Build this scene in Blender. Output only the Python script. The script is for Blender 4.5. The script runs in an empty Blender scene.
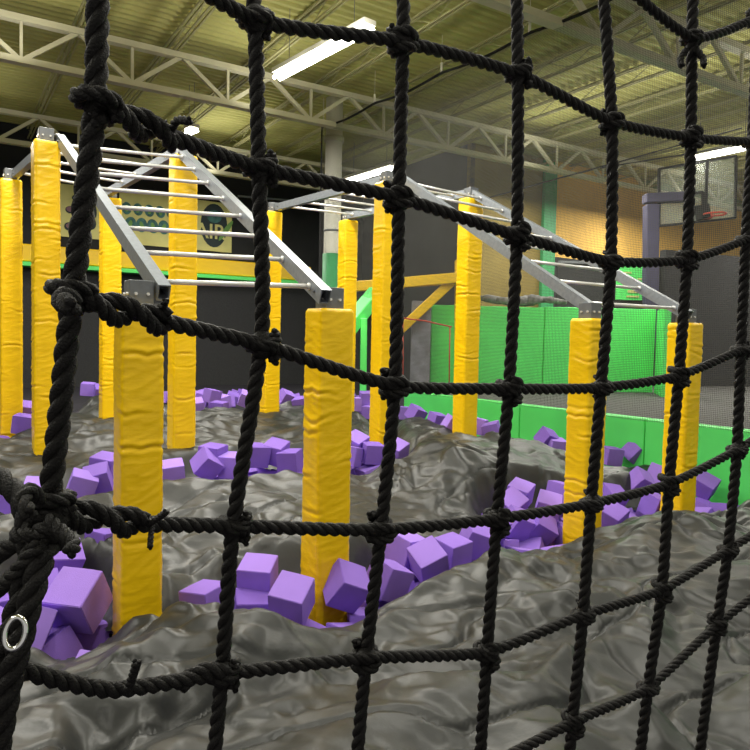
import bpy, bmesh, math, random
import numpy as np
from mathutils import Vector, Matrix, noise
random.seed(7)
R = math.radians
scene = bpy.context.scene
COL = scene.collection

# ------------------------------------------------------------------ camera
F = 700.0
EYE = Vector((0, 0, 1.65))
pitch = math.atan(35/700); roll = 0.022
fwd = Vector((0, math.cos(pitch), -math.sin(pitch)))
up0 = Vector((0, math.sin(pitch), math.cos(pitch)))
rt0 = Vector((1, 0, 0))
UP = up0*math.cos(roll) - rt0*math.sin(roll)
RT = rt0*math.cos(roll) + up0*math.sin(roll)
cam = bpy.data.objects.new('camera', bpy.data.cameras.new('camera'))
COL.objects.link(cam)
m = Matrix((RT, UP, -fwd)).transposed().to_4x4(); m.translation = EYE
cam.matrix_world = m
cam.data.sensor_width = 36; cam.data.lens = 36*F/750
cam.data.clip_start = 0.02; cam.data.clip_end = 200
scene.camera = cam

def ray(px, py):
    return fwd + RT*((px-375)/F) + UP*((375-py)/F)
def at(px, py, Y):
    r = ray(px, py); return EYE + r*(Y/r.y)
def atz(px, py, z=0.0):
    r = ray(px, py); return EYE + r*((z-EYE.z)/r.z)
ANG = R(32)
A = Vector((-math.sin(ANG), math.cos(ANG), 0)); B = Vector((math.cos(ANG), math.sin(ANG), 0))
def ab(a, b, z=0.0): return A*a + B*b + Vector((0, 0, z))
def on_a(px, py, a):      # where the view ray meets the vertical plane at distance a along the hall axis
    r = ray(px, py); t = (a - EYE.dot(A))/r.dot(A); return EYE + r*t

# ------------------------------------------------------------------ materials
def new_mat(name):
    M = bpy.data.materials.new(name); M.use_nodes = True
    nt = M.node_tree; return M, nt, nt.nodes['Principled BSDF']
def mat(name, col, rough=.6, metal=0., var=.0, vscale=6., bump=0., bscale=40., spec=.5, emit=None, es=1., stretch=None, detail=4):
    M, nt, P = new_mat(name)
    P.inputs['Base Color'].default_value = (*col, 1)
    P.inputs['Roughness'].default_value = rough
    P.inputs['Metallic'].default_value = metal
    P.inputs['Specular IOR Level'].default_value = spec
    tc = nt.nodes.new('ShaderNodeTexCoord'); src = tc.outputs['Object']
    if stretch:
        mp = nt.nodes.new('ShaderNodeMapping'); mp.inputs['Scale'].default_value = stretch
        nt.links.new(src, mp.inputs[0]); src = mp.outputs[0]
    if var:
        n = nt.nodes.new('ShaderNodeTexNoise'); n.inputs['Scale'].default_value = vscale; n.inputs['Detail'].default_value = detail
        nt.links.new(src, n.inputs['Vector'])
        r = nt.nodes.new('ShaderNodeValToRGB')
        r.color_ramp.elements[0].position = .3; r.color_ramp.elements[1].position = .7
        r.color_ramp.elements[0].color = (*[c*(1-var) for c in col], 1)
        r.color_ramp.elements[1].color = (*[min(1, c*(1+var)) for c in col], 1)
        nt.links.new(n.outputs['Fac'], r.inputs[0]); nt.links.new(r.outputs[0], P.inputs['Base Color'])
    if bump:
        n2 = nt.nodes.new('ShaderNodeTexNoise'); n2.inputs['Scale'].default_value = bscale; n2.inputs['Detail'].default_value = 3
        nt.links.new(src, n2.inputs['Vector'])
        b = nt.nodes.new('ShaderNodeBump'); b.inputs['Strength'].default_value = bump; b.inputs['Distance'].default_value = .02
        nt.links.new(n2.outputs['Fac'], b.inputs['Height']); nt.links.new(b.outputs[0], P.inputs['Normal'])
    if emit:
        P.inputs['Emission Color'].default_value = (*emit, 1); P.inputs['Emission Strength'].default_value = es
    return M

M_rope = mat('black_rope', (.0065, .0055, .005), .58, var=.35, vscale=120, bump=.4, bscale=500, spec=.3)
M_yel = mat('yellow_vinyl', (.97, .60, .002), .32, var=.05, vscale=3, bump=.12, bscale=14, spec=.45, stretch=(1, 1, 3))
M_steel = mat('galvanised_steel', (.27, .295, .33), .42, .45, var=.12, vscale=30)
M_steeld = mat('grey_painted_steel', (.16, .17, .18), .5, .3, var=.1, vscale=20)
M_rung = mat('bright_steel_rung', (.80, .79, .76), .3, .35)
M_dark = mat('dark_inside', (.01, .01, .01), .9)
M_tarp = mat('black_tarpaulin', (.019, .020, .019), .41, var=.2, vscale=2, bump=.15, bscale=14, spec=.42)
M_foam = mat('purple_foam', (.29, .165, .62), .9, var=.07, vscale=4, bump=.25, bscale=220, spec=.15)
M_foam2 = mat('deep_purple_foam', (.235, .13, .54), .9, var=.07, vscale=4, bump=.25, bscale=220, spec=.15)
M_foam3 = mat('lilac_foam', (.36, .215, .72), .9, var=.06, vscale=4, bump=.25, bscale=220, spec=.15)
M_green = mat('green_vinyl', (.12, .84, .17), .42, var=.05, vscale=2, bump=.05, bscale=6)
M_greend = mat('dark_green_vinyl', (.04, .33, .11), .5, var=.08, vscale=2)
M_black = mat('black_painted_wall', (.014, .015, .016), .85, var=.3, vscale=1.5)
M_carpet = mat('charcoal_carpet_wall', (.045, .045, .047), .95, var=.3, vscale=60, bump=.4, bscale=90, spec=.1)
M_grey = mat('dark_grey_wall', (.055, .057, .06), .85, var=.12, vscale=1)
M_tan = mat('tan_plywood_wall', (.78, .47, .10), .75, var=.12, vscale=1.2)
M_olive = mat('olive_wall', (.22, .16, .035), .8, var=.12, vscale=1)
M_cream = mat('cream_painted_steel', (.55, .52, .36), .6, var=.08, vscale=3)
M_joist = mat('olive_painted_joist', (.36, .34, .16), .7, var=.1)
M_white = mat('white_painted_column', (.72, .70, .60), .55, var=.05, vscale=2)
M_navy = mat('navy_padding', (.045, .04, .085), .6, var=.1, vscale=3)
M_banner = mat('pale_yellow_banner', (.68, .64, .24), .7, var=.1, vscale=2)
M_bdark = mat('banner_dark_print', (.02, .035, .04), .7)
M_bteal = mat('banner_teal_print', (.05, .16, .15), .7, var=.5, vscale=6)
M_bgreen = mat('banner_green_print', (.16, .34, .08), .7)
M_bmauve = mat('banner_mauve_print', (.25, .13, .16), .7)
M_pit = mat('pit_bed', (.012, .010, .018), .95, var=.3, vscale=3)
M_deckmat = mat('grey_trampoline_mat', (.075, .072, .07), .9, var=.15, vscale=8, bump=.2, bscale=80)
M_red = mat('red_steel', (.55, .06, .03), .45)
M_clear = None
M_lamp = mat('lamp_tube', (1, 1, 1), .5, emit=(1, .985, .90), es=16)
M_win = mat('daylight_window', (1, 1, 1), .5, emit=(1, 1, .97), es=2.2)
M_chrome = mat('chrome', (.8, .8, .8), .15, .95)

def deck_mat():
    M, nt, P = new_mat('olive_ceiling_deck')
    P.inputs['Roughness'].default_value = .75
    tc = nt.nodes.new('ShaderNodeTexCoord')
    n = nt.nodes.new('ShaderNodeTexNoise'); n.inputs['Scale'].default_value = .8; n.inputs['Detail'].default_value = 5
    nt.links.new(tc.outputs['Object'], n.inputs['Vector'])
    r = nt.nodes.new('ShaderNodeValToRGB')
    r.color_ramp.elements[0].position = .3; r.color_ramp.elements[1].position = .7
    r.color_ramp.elements[0].color = (.36, .345, .10, 1); r.color_ramp.elements[1].color = (.50, .48, .165, 1)
    nt.links.new(n.outputs['Fac'], r.inputs[0]); nt.links.new(r.outputs[0], P.inputs['Base Color'])
    return M
M_deck = deck_mat()

def net_mat(name, cell, frac, col):
    """square knotted mesh: threads opaque, holes clear"""
    M, nt, P = new_mat(name)
    P.inputs['Base Color'].default_value = (*col, 1); P.inputs['Roughness'].default_value = .8
    tc = nt.nodes.new('ShaderNodeTexCoord'); sx = nt.nodes.new('ShaderNodeSeparateXYZ')
    nt.links.new(tc.outputs['Object'], sx.inputs[0])
    def line(sock):
        d = nt.nodes.new('ShaderNodeMath'); d.operation = 'DIVIDE'; nt.links.new(sock, d.inputs[0]); d.inputs[1].default_value = cell
        f = nt.nodes.new('ShaderNodeMath'); f.operation = 'FRACT'; nt.links.new(d.outputs[0], f.inputs[0])
        l = nt.nodes.new('ShaderNodeMath'); l.operation = 'LESS_THAN'; nt.links.new(f.outputs[0], l.inputs[0]); l.inputs[1].default_value = frac
        return l.outputs[0]
    mx = nt.nodes.new('ShaderNodeMath'); mx.operation = 'MAXIMUM'
    nt.links.new(line(sx.outputs[0]), mx.inputs[0]); nt.links.new(line(sx.outputs[2]), mx.inputs[1])
    nt.links.new(mx.outputs[0], P.inputs['Alpha'])
    return M
M_net = net_mat('fine_safety_netting', .021, .16, (.06, .06, .055))

def glass_mat():
    M, nt, P = new_mat('clear_acrylic')
    P.inputs['Base Color'].default_value = (.55, .6, .5, 1); P.inputs['Roughness'].default_value = .15
    P.inputs['Alpha'].default_value = .28
    return M
M_clear = glass_mat()

# ------------------------------------------------------------------ mesh helpers
class MB:
    def __init__(s): s.v = []; s.f = []; s.mi = []; s.mats = []
    def _add(s, vs, fs, mi=0):
        o = len(s.v); s.v += [tuple(v) for v in vs]; s.f += [tuple(i+o for i in f) for f in fs]; s.mi += [mi]*len(fs)
    def obox(s, c, x, y, z, mi=0):
        """box centred at c with half-axis vectors"""
        c = Vector(c); vs = [c + x*i + y*j + z*k for k in (-1, 1) for j in (-1, 1) for i in (-1, 1)]
        s._add(vs, [(0, 2, 3, 1), (4, 5, 7, 6), (0, 1, 5, 4), (2, 6, 7, 3), (0, 4, 6, 2), (1, 3, 7, 5)], mi)
    def bar(s, p, q, w, h, up=Vector((0, 0, 1)), mi=0):
        p = Vector(p); q = Vector(q); d = (q-p); n = d.normalized(); sd = n.cross(up).normalized(); u = sd.cross(n)
        s.obox((p+q)/2, d/2, sd*(w/2), u*(h/2), mi)
    def tube(s, pts, r, n=10, cap=True, mi=0):
        pts = [Vector(p) for p in pts]; k = len(pts)
        t = (pts[1]-pts[0]).normalized(); ref = Vector((0, 0, 1)) if abs(t.z) < .9 else Vector((1, 0, 0))
        u = t.cross(ref).normalized(); vs = []; fs = []
        for i, p in enumerate(pts):
            t = (pts[min(i+1, k-1)]-pts[max(i-1, 0)]).normalized()
            u = (u - t*u.dot(t)).normalized(); w = t.cross(u)
            rr = r[i] if isinstance(r, (list, tuple)) else r
            for j in range(n):
                a = 2*math.pi*j/n; vs.append(p + (u*math.cos(a)+w*math.sin(a))*rr)
        for i in range(k-1):
            for j in range(n):
                a = i*n+j; b = i*n+(j+1) % n; fs.append((a, b, b+n, a+n))
        if cap: fs.append(tuple(range(n-1, -1, -1))); fs.append(tuple((k-1)*n+j for j in range(n)))
        s._add(vs, fs, mi)
    def build(s, name, material, parent=None, smooth=False, bevel=0):
        me = bpy.data.meshes.new(name); me.from_pydata(s.v, [], s.f); me.update()
        o = bpy.data.objects.new(name, me); COL.objects.link(o)
        for mm in (material if isinstance(material, (list, tuple)) else [material]): me.materials.append(mm)
        me.polygons.foreach_set('material_index', s.mi)
        if smooth: me.polygons.foreach_set('use_smooth', [True]*len(me.polygons))
        if parent: attach(o, parent)
        if bevel:
            b = o.modifiers.new('bevel', 'BEVEL'); b.width = bevel; b.segments = 2; b.limit_method = 'ANGLE'
        return o
def attach(o, parent):
    o.parent = parent
    def wm(q):
        m_ = Matrix.Translation(q.location) @ q.rotation_euler.to_matrix().to_4x4()
        return wm(q.parent) @ q.matrix_parent_inverse @ m_ if q.parent else m_
    W = wm(parent)
    o.matrix_parent_inverse = W.inverted()
def tag(o, label=None, cat=None, group=None, kind=None):
    if label: o['label'] = label
    if cat: o['category'] = cat
    if group: o['group'] = group
    if kind: o['kind'] = kind
    return o
def empty(name, loc, label, cat, group=None, rz=0):
    o = bpy.data.objects.new(name, None); COL.objects.link(o); o.location = loc; o.rotation_euler = (0, 0, rz)
    o.empty_display_size = .1
    return tag(o, label, cat, group)
def grid_mesh(name, P, material, mask=None, smooth=True):
    """P: (ny,nx,3) array"""
    ny, nx, _ = P.shape
    i = np.arange(ny*nx).reshape(ny, nx)
    q = np.stack([i[:-1, :-1], i[:-1, 1:], i[1:, 1:], i[1:, :-1]], -1).reshape(-1, 4)
    V = P.reshape(-1, 3)
    if mask is not None:
        mk = mask.reshape(-1); q = q[mk[q].all(1)]
        used = np.zeros(len(V), bool); used[q.reshape(-1)] = True
        idx = np.cumsum(used)-1; V = V[used]; q = idx[q]
    me = bpy.data.meshes.new(name); me.from_pydata(V.tolist(), [], q.tolist()); me.update()
    me.polygons.foreach_set('use_smooth', [smooth]*len(me.polygons)); me.materials.append(material)
    o = bpy.data.objects.new(name, me); COL.objects.link(o); return o

# numpy gradient noise
_rng = np.random.RandomState(3); _perm = _rng.permutation(512); _ang = _rng.rand(512)*2*np.pi
def pn(x, y, seed=0):
    x = np.asarray(x, float)+seed*17.31; y = np.asarray(y, float)+seed*9.77
    xi = np.floor(x).astype(int); yi = np.floor(y).astype(int); xf = x-xi; yf = y-yi
    u = xf**3*(xf*(xf*6-15)+10); v = yf**3*(yf*(yf*6-15)+10)
    def g(ix, iy, dx, dy):
        h = _ang[_perm[(_perm[ix % 512]+iy) % 512]]; return np.cos(h)*dx+np.sin(h)*dy
    a = g(xi, yi, xf, yf); b = g(xi+1, yi, xf-1, yf); c = g(xi, yi+1, xf, yf-1); d = g(xi+1, yi+1, xf-1, yf-1)
    return (a*(1-u)+b*u)*(1-v)+(c*(1-u)+d*u)*v*1.0
def ridge(x, y, seed, k=1.0):
    return (1-np.minimum(1, np.abs(pn(x, y, seed))*2.4))**k

# ------------------------------------------------------------------ pit surface
def rise(x, y):
    a = -.53*x+.848*y; t = np.clip((a-4.8)/3.0, 0, 1); u = np.clip((a-8)/6.0, 0, 1)
    return .36*t*t*(3-2*t)+.24*u
def ats(px, py, z=0.0):
    """where the view ray meets the pit's surface, z above it"""
    lo, hi = 2.0, 22.0
    for _ in range(30):
        m_ = (lo+hi)/2; p = at(px, py, m_)
        if p.z > float(rise(p.x, p.y))+z: lo = m_
        else: hi = m_
    return at(px, py, lo)
def surf(x, y):
    return rise(x, y)+.05*pn(x*.5, y*.5, 4)+.03*pn(x*1.3, y*1.3, 5)
FLOOR_Z = -.42
def crumple(X, Y, sp, seed):
    """height of a crumpled sheet: flat facets between scattered points, -1..1"""
    rg = np.random.RandomState(seed*7+1); x0, x1, y0, y1 = X.min()-sp, X.max()+sp, Y.min()-sp, Y.max()+sp
    nx, ny = int((x1-x0)/sp)+2, int((y1-y0)/sp)+2
    jx, jy = rg.uniform(.08, .92, (ny, nx)), rg.uniform(.08, .92, (ny, nx)); H = rg.uniform(-1, 1, (ny, nx))
    k = 12; fs = sp/k; W = np.zeros((ny*k, nx*k))
    px_, py_ = (np.arange(nx)[None, :]+jx)*k, (np.arange(ny)[:, None]+jy)*k
    for j in range(ny-1):
        for i in range(nx-1):
            q = [(px_[b, a], py_[b, a], H[b, a]) for b, a in ((j, i), (j, i+1), (j+1, i+1), (j+1, i))]
            d02 = (q[0][0]-q[2][0])**2+(q[0][1]-q[2][1])**2; d13 = (q[1][0]-q[3][0])**2+(q[1][1]-q[3][1])**2
            for t in (((0, 1, 2), (0, 2, 3)) if d02 < d13 else ((0, 1, 3), (1, 2, 3))):
                (ax, ay, ah), (bx, by, bh), (cx, cy, ch) = q[t[0]], q[t[1]], q[t[2]]
                u0, u1 = max(0, int(min(ax, bx, cx))), min(nx*k-1, int(max(ax, bx, cx))+1); v0, v1 = max(0, int(min(ay, by, cy))), min(ny*k-1, int(max(ay, by, cy))+1)
                gx, gy = np.meshgrid(np.arange(u0, u1+1), np.arange(v0, v1+1)); D = (by-cy)*(ax-cx)+(cx-bx)*(ay-cy)
                if abs(D) < 1e-9: continue
                l1 = ((by-cy)*(gx-cx)+(cx-bx)*(gy-cy))/D; l2 = ((cy-ay)*(gx-cx)+(ax-cx)*(gy-cy))/D; l3 = 1-l1-l2
                ok = (l1 >= -1e-6) & (l2 >= -1e-6) & (l3 >= -1e-6); sub = W[v0:v1+1, u0:u1+1]; sub[ok] = (l1*ah+l2*bh+l3*ch)[ok]
    W = (W+np.roll(W, 1, 0)+np.roll(W, -1, 0)+np.roll(W, 1, 1)+np.roll(W, -1, 1))/5
    fx = np.clip((X-x0)/fs, 0, nx*k-2.001); fy = np.clip((Y-y0)/fs, 0, ny*k-2.001); ix, iy = fx.astype(int), fy.astype(int); tx, ty = fx-ix, fy-iy
    return (W[iy, ix]*(1-tx)+W[iy, ix+1]*tx)*(1-ty)+(W[iy+1, ix]*(1-tx)+W[iy+1, ix+1]*tx)*ty
def poly_sd(X, Y, poly):
    """signed distance, positive inside"""
    d = np.full(X.shape, 1e9); ins = np.zeros(X.shape, bool); n = len(poly)
    for i in range(n):
        x0, y0 = poly[i]; x1, y1 = poly[(i+1) % n]
        ex, ey = x1-x0, y1-y0; L = ex*ex+ey*ey+1e-12
        t = np.clip(((X-x0)*ex+(Y-y0)*ey)/L, 0, 1)
        d = np.minimum(d, np.hypot(X-x0-t*ex, Y-y0-t*ey))
        c = ((y0 > Y) != (y1 > Y)) & (X < (x1-x0)*(Y-y0)/((y1-y0)+1e-12)+x0); ins ^= c
    return np.where(ins, d, -d)
def poly_from_px(pts, z=.0):
    out = []
    for p in pts:
        if len(p) == 3: out.append((p[0], p[1]))
        else:
            w = ats(p[0], p[1], z); out.append((w.x, w.y))
    return out
def tarp(name, px, res, hump, label, seed, z=.05, humps=(), amp=1.0, dip=.16, soft=.32, rot=.5):
    poly = poly_from_px(px, z)
    xs = [p[0] for p in poly]; ys = [p[1] for p in poly]
    X, Y = np.meshgrid(np.arange(min(xs)-.1, max(xs)+.1, res), np.arange(min(ys)-.1, max(ys)+.1, res))
    wob = .09*pn(X*1.6, Y*1.6, seed+30)+.02*pn(X*5, Y*5, seed+31)
    sd = poly_sd(X, Y, poly)+wob
    t = np.clip((sd+.10)/soft, 0, 1); sm = t*t*(3-2*t)
    c, s = math.cos(rot), math.sin(rot)
    U = X*c+Y*s; V = -X*s+Y*c
    wx = U+.30*pn(U*.9, V*.9, seed+1)+.03*pn(U*3.3, V*3.3, seed+2); wy = V+.30*pn(U*.9, V*.9, seed+3)+.03*pn(U*3.3, V*3.3, seed+4)
    Z = surf(X, Y)+hump*sm-dip*(1-sm)
    Q1 = crumple(U/1.7+.22*pn(U*.9, V*.9, seed+1), V+.22*pn(U*.9, V*.9, seed+3), .50, seed)
    Q2 = crumple((U*.8+V*.6)/1.6+.05*pn(U*2, V*2, seed+2), -U*.6+V*.8+.05*pn(U*2, V*2, seed+4), .20, seed+1)
    Q3 = crumple((U*.7-V*.7)/1.3, U*.7+V*.7+.02*pn(U*5, V*5, seed+5), .085, seed+2)
    md = .25+.75*np.clip(.5+1.6*pn(U*.8, V*.8, seed+20), 0, 1)
    Z += amp*(.095*Q1+.070*Q2*md+.027*Q3*(.35+.65*md))*(.35+.65*sm)
    fold = np.abs(pn(U*.55+.3*pn(U*1.4, V*1.4, seed+6), V*1.5, seed+7)); Z += amp*sm*(-.035*np.exp(-(fold/.014)**2))
    for hx, hy, hr, hh in humps:
        Z += hh*np.exp(-((X-hx)**2+(Y-hy)**2)/(hr*hr))*sm
    o = grid_mesh(name, np.stack([X, Y, Z], -1), M_tarp, sd > -.10)
    tag(o, label, 'tarpaulin'); return o

T1 = [(-260, 690), (-60, 640), (20, 628), (60, 636), (100, 626), (120, 611), (180, 608), (235, 606), (262, 616), (290, 632), (312, 612), (350, 602), (400, 588), (440, 571),
      (480, 557), (540, 541), (600, 527), (650, 517), (700, 510), (735, 500), (790, 484), (900, 480), (3.6, 2.2, 0), (-3.2, 2.2, 0)]
T2 = [(-60, 528), (20, 512), (60, 504), (110, 496), (170, 490), (240, 480), (310, 472), (350, 470), (400, 462), (425, 450), (445, 441), (480, 436), (520, 441), (560, 452),
      (600, 467), (640, 476), (650, 487), (600, 490), (560, 492), (520, 492), (490, 500), (480, 520), (450, 532), (420, 538), (385, 545), (350, 560), (310, 566), (270, 563), (230, 572),
      (190, 585), (150, 596), (118, 590), (100, 565), (60, 545), (20, 556), (-80, 590)]
T3 = [(-50, 444), (10, 430), (60, 408), (100, 395), (140, 394), (170, 404), (235, 404), (300, 403), (350, 404), (374, 416), (374, 430), (345, 442),
      (310, 450), (250, 446), (215, 452), (170, 462), (120, 472), (75, 478), (20, 490), (-60, 505)]
T4 = [(392, 418), (415, 414), (440, 422), (460, 428), (448, 440), (425, 450), (402, 448), (396, 432)]
T5 = [(598, 463), (640, 459), (672, 460), (676, 470), (655, 478), (618, 482), (600, 480)]
h2 = ats(490, 470, .2); h3 = ats(340, 500, .1); h4 = ats(170, 520, .1); h5 = ats(600, 600, .1); h6 = ats(650, 545, .1); h7 = ats(190, 640, .1)
tarp('tarpaulin', T1, .018, .05, 'wide black tarpaulin crumpled across the foreground of the foam pit, nearest the net', 40, humps=((h6.x, h6.y+.6, 1.3, .16), (h5.x, h5.y, .9, .05), (h7.x, h7.y, .45, .07)), amp=1.15)
tarp('tarpaulin', T2, .024, .11, 'black tarpaulin heaped in the middle of the pit behind the near row of foam cubes', 60, humps=((h2.x, h2.y, 1.0, .20), (h2.x-.2, h2.y+1.2, .9, .06), (h4.x, h4.y, .9, .06)), rot=.9)
tarp('tarpaulin', T3, .035, .06, 'grey-black tarpaulin spread at the far left of the pit near the back wall', 80, amp=1.1)
tarp('tarpaulin', T4, .03, .06, 'small dark tarpaulin corner crumpled at the foot of the green pit border', 90)
tarp('tarpaulin', T5, .03, .02, 'narrow black tarpaulin strip between foam cubes beside the right-hand yellow posts', 95, amp=.7)

# pit floor
gx, gy = np.meshgrid(np.arange(-17, 20.1, .5), np.arange(-2, 30.1, .5))
fl = grid_mesh('floor', np.stack([gx, gy, FLOOR_Z+rise(gx, gy)], -1), M_pit); tag(fl, kind='structure')

# ------------------------------------------------------------------ foam cubes
CS = .225
def cube_mesh():
    bm = bmesh.new(); bmesh.ops.create_cube(bm, size=CS)
    bmesh.ops.subdivide_edges(bm, edges=bm.edges[:], cuts=3, use_grid_fill=True)
    for v in bm.verts:
        p = v.co.copy(); k = 1-.025*sum((abs(c)/(CS/2))**2 for c in p)/3
        v.co = p*k*1.015 + Vector(noise.noise_vector(p*9))*.0022
    bmesh.ops.bevel(bm, geom=[e for e in bm.edges if len(e.link_faces) == 2 and e.calc_face_angle() > .8], offset=.004, segments=2, affect='EDGES')
    me = bpy.data.meshes.new('foam_cube'); bm.to_mesh(me); bm.free(); return me
cme = []
for mm in (M_foam, M_foam2, M_foam3):
    q = cube_mesh(); q.materials.append(mm); cme.append(q)
placed = []
def cube(loc, rot, shade=0, label=None, group=None, s=1.0):
    o = bpy.data.objects.new('foam_cube', cme[shade]); COL.objects.link(o)
    o.location = loc; o.rotation_euler = [R(a) for a in rot]; o.scale = (s, s, s)
    placed.append(Vector(loc)); tag(o, label, 'foam cube', group or 'loose foam cubes in the pit'); return o
# px, py (centre), z, (rx, ry, rz), shade, label
CUBES = [
 (78, 600, .03, (33, 2, -10), 2, 'large-looking purple foam cube with a bright top, left of the nearest yellow post'),
 (44, 596, -.02, (10, -12, 28), 1, 'dark purple foam cube tucked behind the bright-topped cube at far left'),
 (30, 626, -.03, (-25, 20, 15), 2, 'small lilac corner of a foam cube at the lower left, by the tied rope bundle'),
 (62, 560, .02, (30, 10, 40), 0, 'tilted purple foam cube right under the left rope bundle'),
 (106, 545, .03, (0, 5, 60), 1, 'dark foam cube half hidden by the left side of the nearest yellow post'),
 (206, 604, -.02, (4, -6, -30), 0, 'blue-purple foam cube alone just right of the nearest yellow post, half under the tarpaulin'),
 (258, 577, .05, (14, 2, -6), 2, 'upper foam cube of the stacked pair, right of the second net rope'),
 (252, 612, -.12, (8, 4, 14), 1, 'lower foam cube of the stacked pair, under the upright one'),
 (292, 599, .02, (26, 8, -14), 2, 'tilted pink-topped foam cube at the left foot of the second near yellow post'),
 (290, 545, .05, (2, 16, 40), 1, 'dark upright foam cube behind the second near yellow post, its left side showing'),
 (346, 586, .02, (30, 24, 28), 0, 'foam cube balanced on an edge at the right foot of the second near yellow post'),
 (388, 580, .0, (10, 20, 42), 0, 'foam cube partly hidden behind the third net rope'),
 (405, 549, .05, (12, 6, 50), 2, 'rounded-looking lilac foam cube highest of the group right of the third net rope'),
 (428, 561, .02, (28, -22, 20), 2, 'lilac foam cube with a bright slanting top, right of the third net rope'),
 (452, 553, .0, (8, -4, 40), 0, 'foam cube with a narrow lilac top in the middle of the near row'),
 (476, 541, .02, (14, 20, 10), 0, 'foam cube left of the fourth net rope in the near row'),
 (492, 530, .02, (20, 8, 60), 1, 'foam cube directly behind the fourth net rope'),
 (518, 524, .0, (25, 22, 25), 0, 'foam cube at the lower right of the fourth net rope knot'),
 (512, 505, .05, (34, -28, 30), 2, 'lilac foam cube leaning in front of the middle mound, left of the yellow post'),
 (520, 494, .08, (16, 14, -30), 2, 'bright lilac foam cube at the toe of the middle mound'),
 (548, 507, .05, (24, 12, -12), 2, 'wide-looking lilac foam cube touching the left side of the near right post'),
 (540, 529, -.05, (30, 30, 10), 1, 'dark foam cube low under the horizontal rope, left of the near right post'),
 (560, 493, .03, (6, 8, 50), 0, 'foam cube at the back of the cluster, left of the near right post'),
 (612, 498, .0, (26, 10, 18), 1, 'foam cube just right of the near right post'),
 (612, 518, -.03, (22, -20, 40), 0, 'low foam cube under the rope between the two right-hand posts'),
 (640, 482, .08, (36, 26, 24), 0, 'peaked foam cube between the two right-hand posts'),
 (634, 453, .10, (32, 28, 36), 0, 'single foam cube standing on its corner against the green border, between the right-hand posts'),
 (611, 456, .05, (4, 6, 14), 0, 'flat-lying foam cube against the green border right of the near right post'),
 (655, 506, -.04, (14, 10, 30), 1, 'dark foam cube low beside the foot of the far right post'),
 (658, 476, .05, (18, 24, 60), 2, 'pale foam cube touching the left side of the far right post'),
 (705, 486, .03, (28, -24, 40), 0, 'foam cube on its corner to the right of the far right post'),
 (692, 474, .06, (10, 20, 20), 2, 'pale foam cube peeping above the cube right of the far right post'),
 (38, 494, .04, (14, 6, 20), 2, 'pale foam cube beneath the far left post, left of the thick rope'),
 (20, 500, .02, (6, 6, 60), 1, 'dark foam cube at the left edge below the far left post'),
 (82, 486, .02, (10, 18, 24), 2, 'pale slanting foam cube between the thick rope and the nearest post'),
 (98, 480, .03, (20, -14, 14), 0, 'foam cube lying in front of the boxy one, left of the nearest post'),
 (106, 467, .08, (8, 8, -8), 0, 'boxy foam cube against the left side of the nearest post, top of its pile'),
 (172, 474, .05, (12, -6, 20), 2, 'lilac foam cube at the foot of the far yellow post behind the nearest post'),
 (207, 464, .04, (32, 30, 45), 0, 'triangular-looking foam cube in front of the boxy one, left of the second net rope'),
 (213, 456, .08, (4, 4, -18), 1, 'boxy dark foam cube behind the triangular-looking one'),
 (232, 465, .02, (8, 0, -14), 2, 'flat foam cube just left of the second net rope in the middle row'),
 (256, 455, .05, (8, 6, 38), 1, 'foam cube just right of the second net rope in the middle row'),
 (276, 452, .07, (18, 10, -18), 0, 'tilted foam cube left of the second near post in the middle row'),
 (290, 461, .03, (6, -4, -14), 1, 'boxy foam cube touching the left side of the second near post'),
 (356, 444, .05, (20, 20, -30), 2, 'pale foam cube right of the second near post in the middle row'),
 (372, 453, .0, (6, 4, 20), 1, 'foam cube at the foot of the middle far yellow post'),
 (396, 451, .04, (20, -20, 50), 2, 'pale foam cube corner right of the middle far post, beside the mound'),
 (350, 456, -.02, (6, 10, 70), 0, 'low foam cube between the second near post and the middle far post'),
]
for (px, py, z, rt, sh, lb) in CUBES:
    p = ats(px, py, z+(.04 if py < 500 and px < 410 else 0)); cube(p, rt, sh, lb, s=1.2 if px == 78 else 1)
FAR = [
 (30, 412, .12, (20, 10, 30)), (24, 424, .05, (4, 8, 10)), (47, 402, .1, (20, 20, 60)), (88, 389, .04, (6, 4, 12)), (101, 392, .02, (26, 4, 30)),
 (196, 407, .08, (20, -8, 20)), (212, 396, .1, (8, 10, 50)), (219, 409, .03, (4, 4, -12)), (246, 399, .08, (20, 20, 14)),
 (286, 398, .1, (26, 20, 40)), (301, 404, .06, (14, -12, -18)), (354, 404, .06, (2, 2, 12)), (366, 398, .08, (10, 0, 10)),
 (416, 414, .08, (24, 18, 40)), (478, 426, .06, (12, 4, 70)), (492, 431, .06, (8, -16, -20)), (547, 439, .07, (32, 20, 30)), (556, 447, .0, (10, 6, 10)),
 (62, 396, .06, (10, 30, 20)), (262, 402, .04, (12, 10, 50)), (322, 402, .05, (22, 8, 20)), (336, 396, .05, (12, 8, 60)),(437,421,.05,(12,10,30)),(452,425,.05,(10,30,20))]
FARL = ['foam cube at the far left of the pit, %s', 'foam cube along the far edge of the pit, %s']
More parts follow.
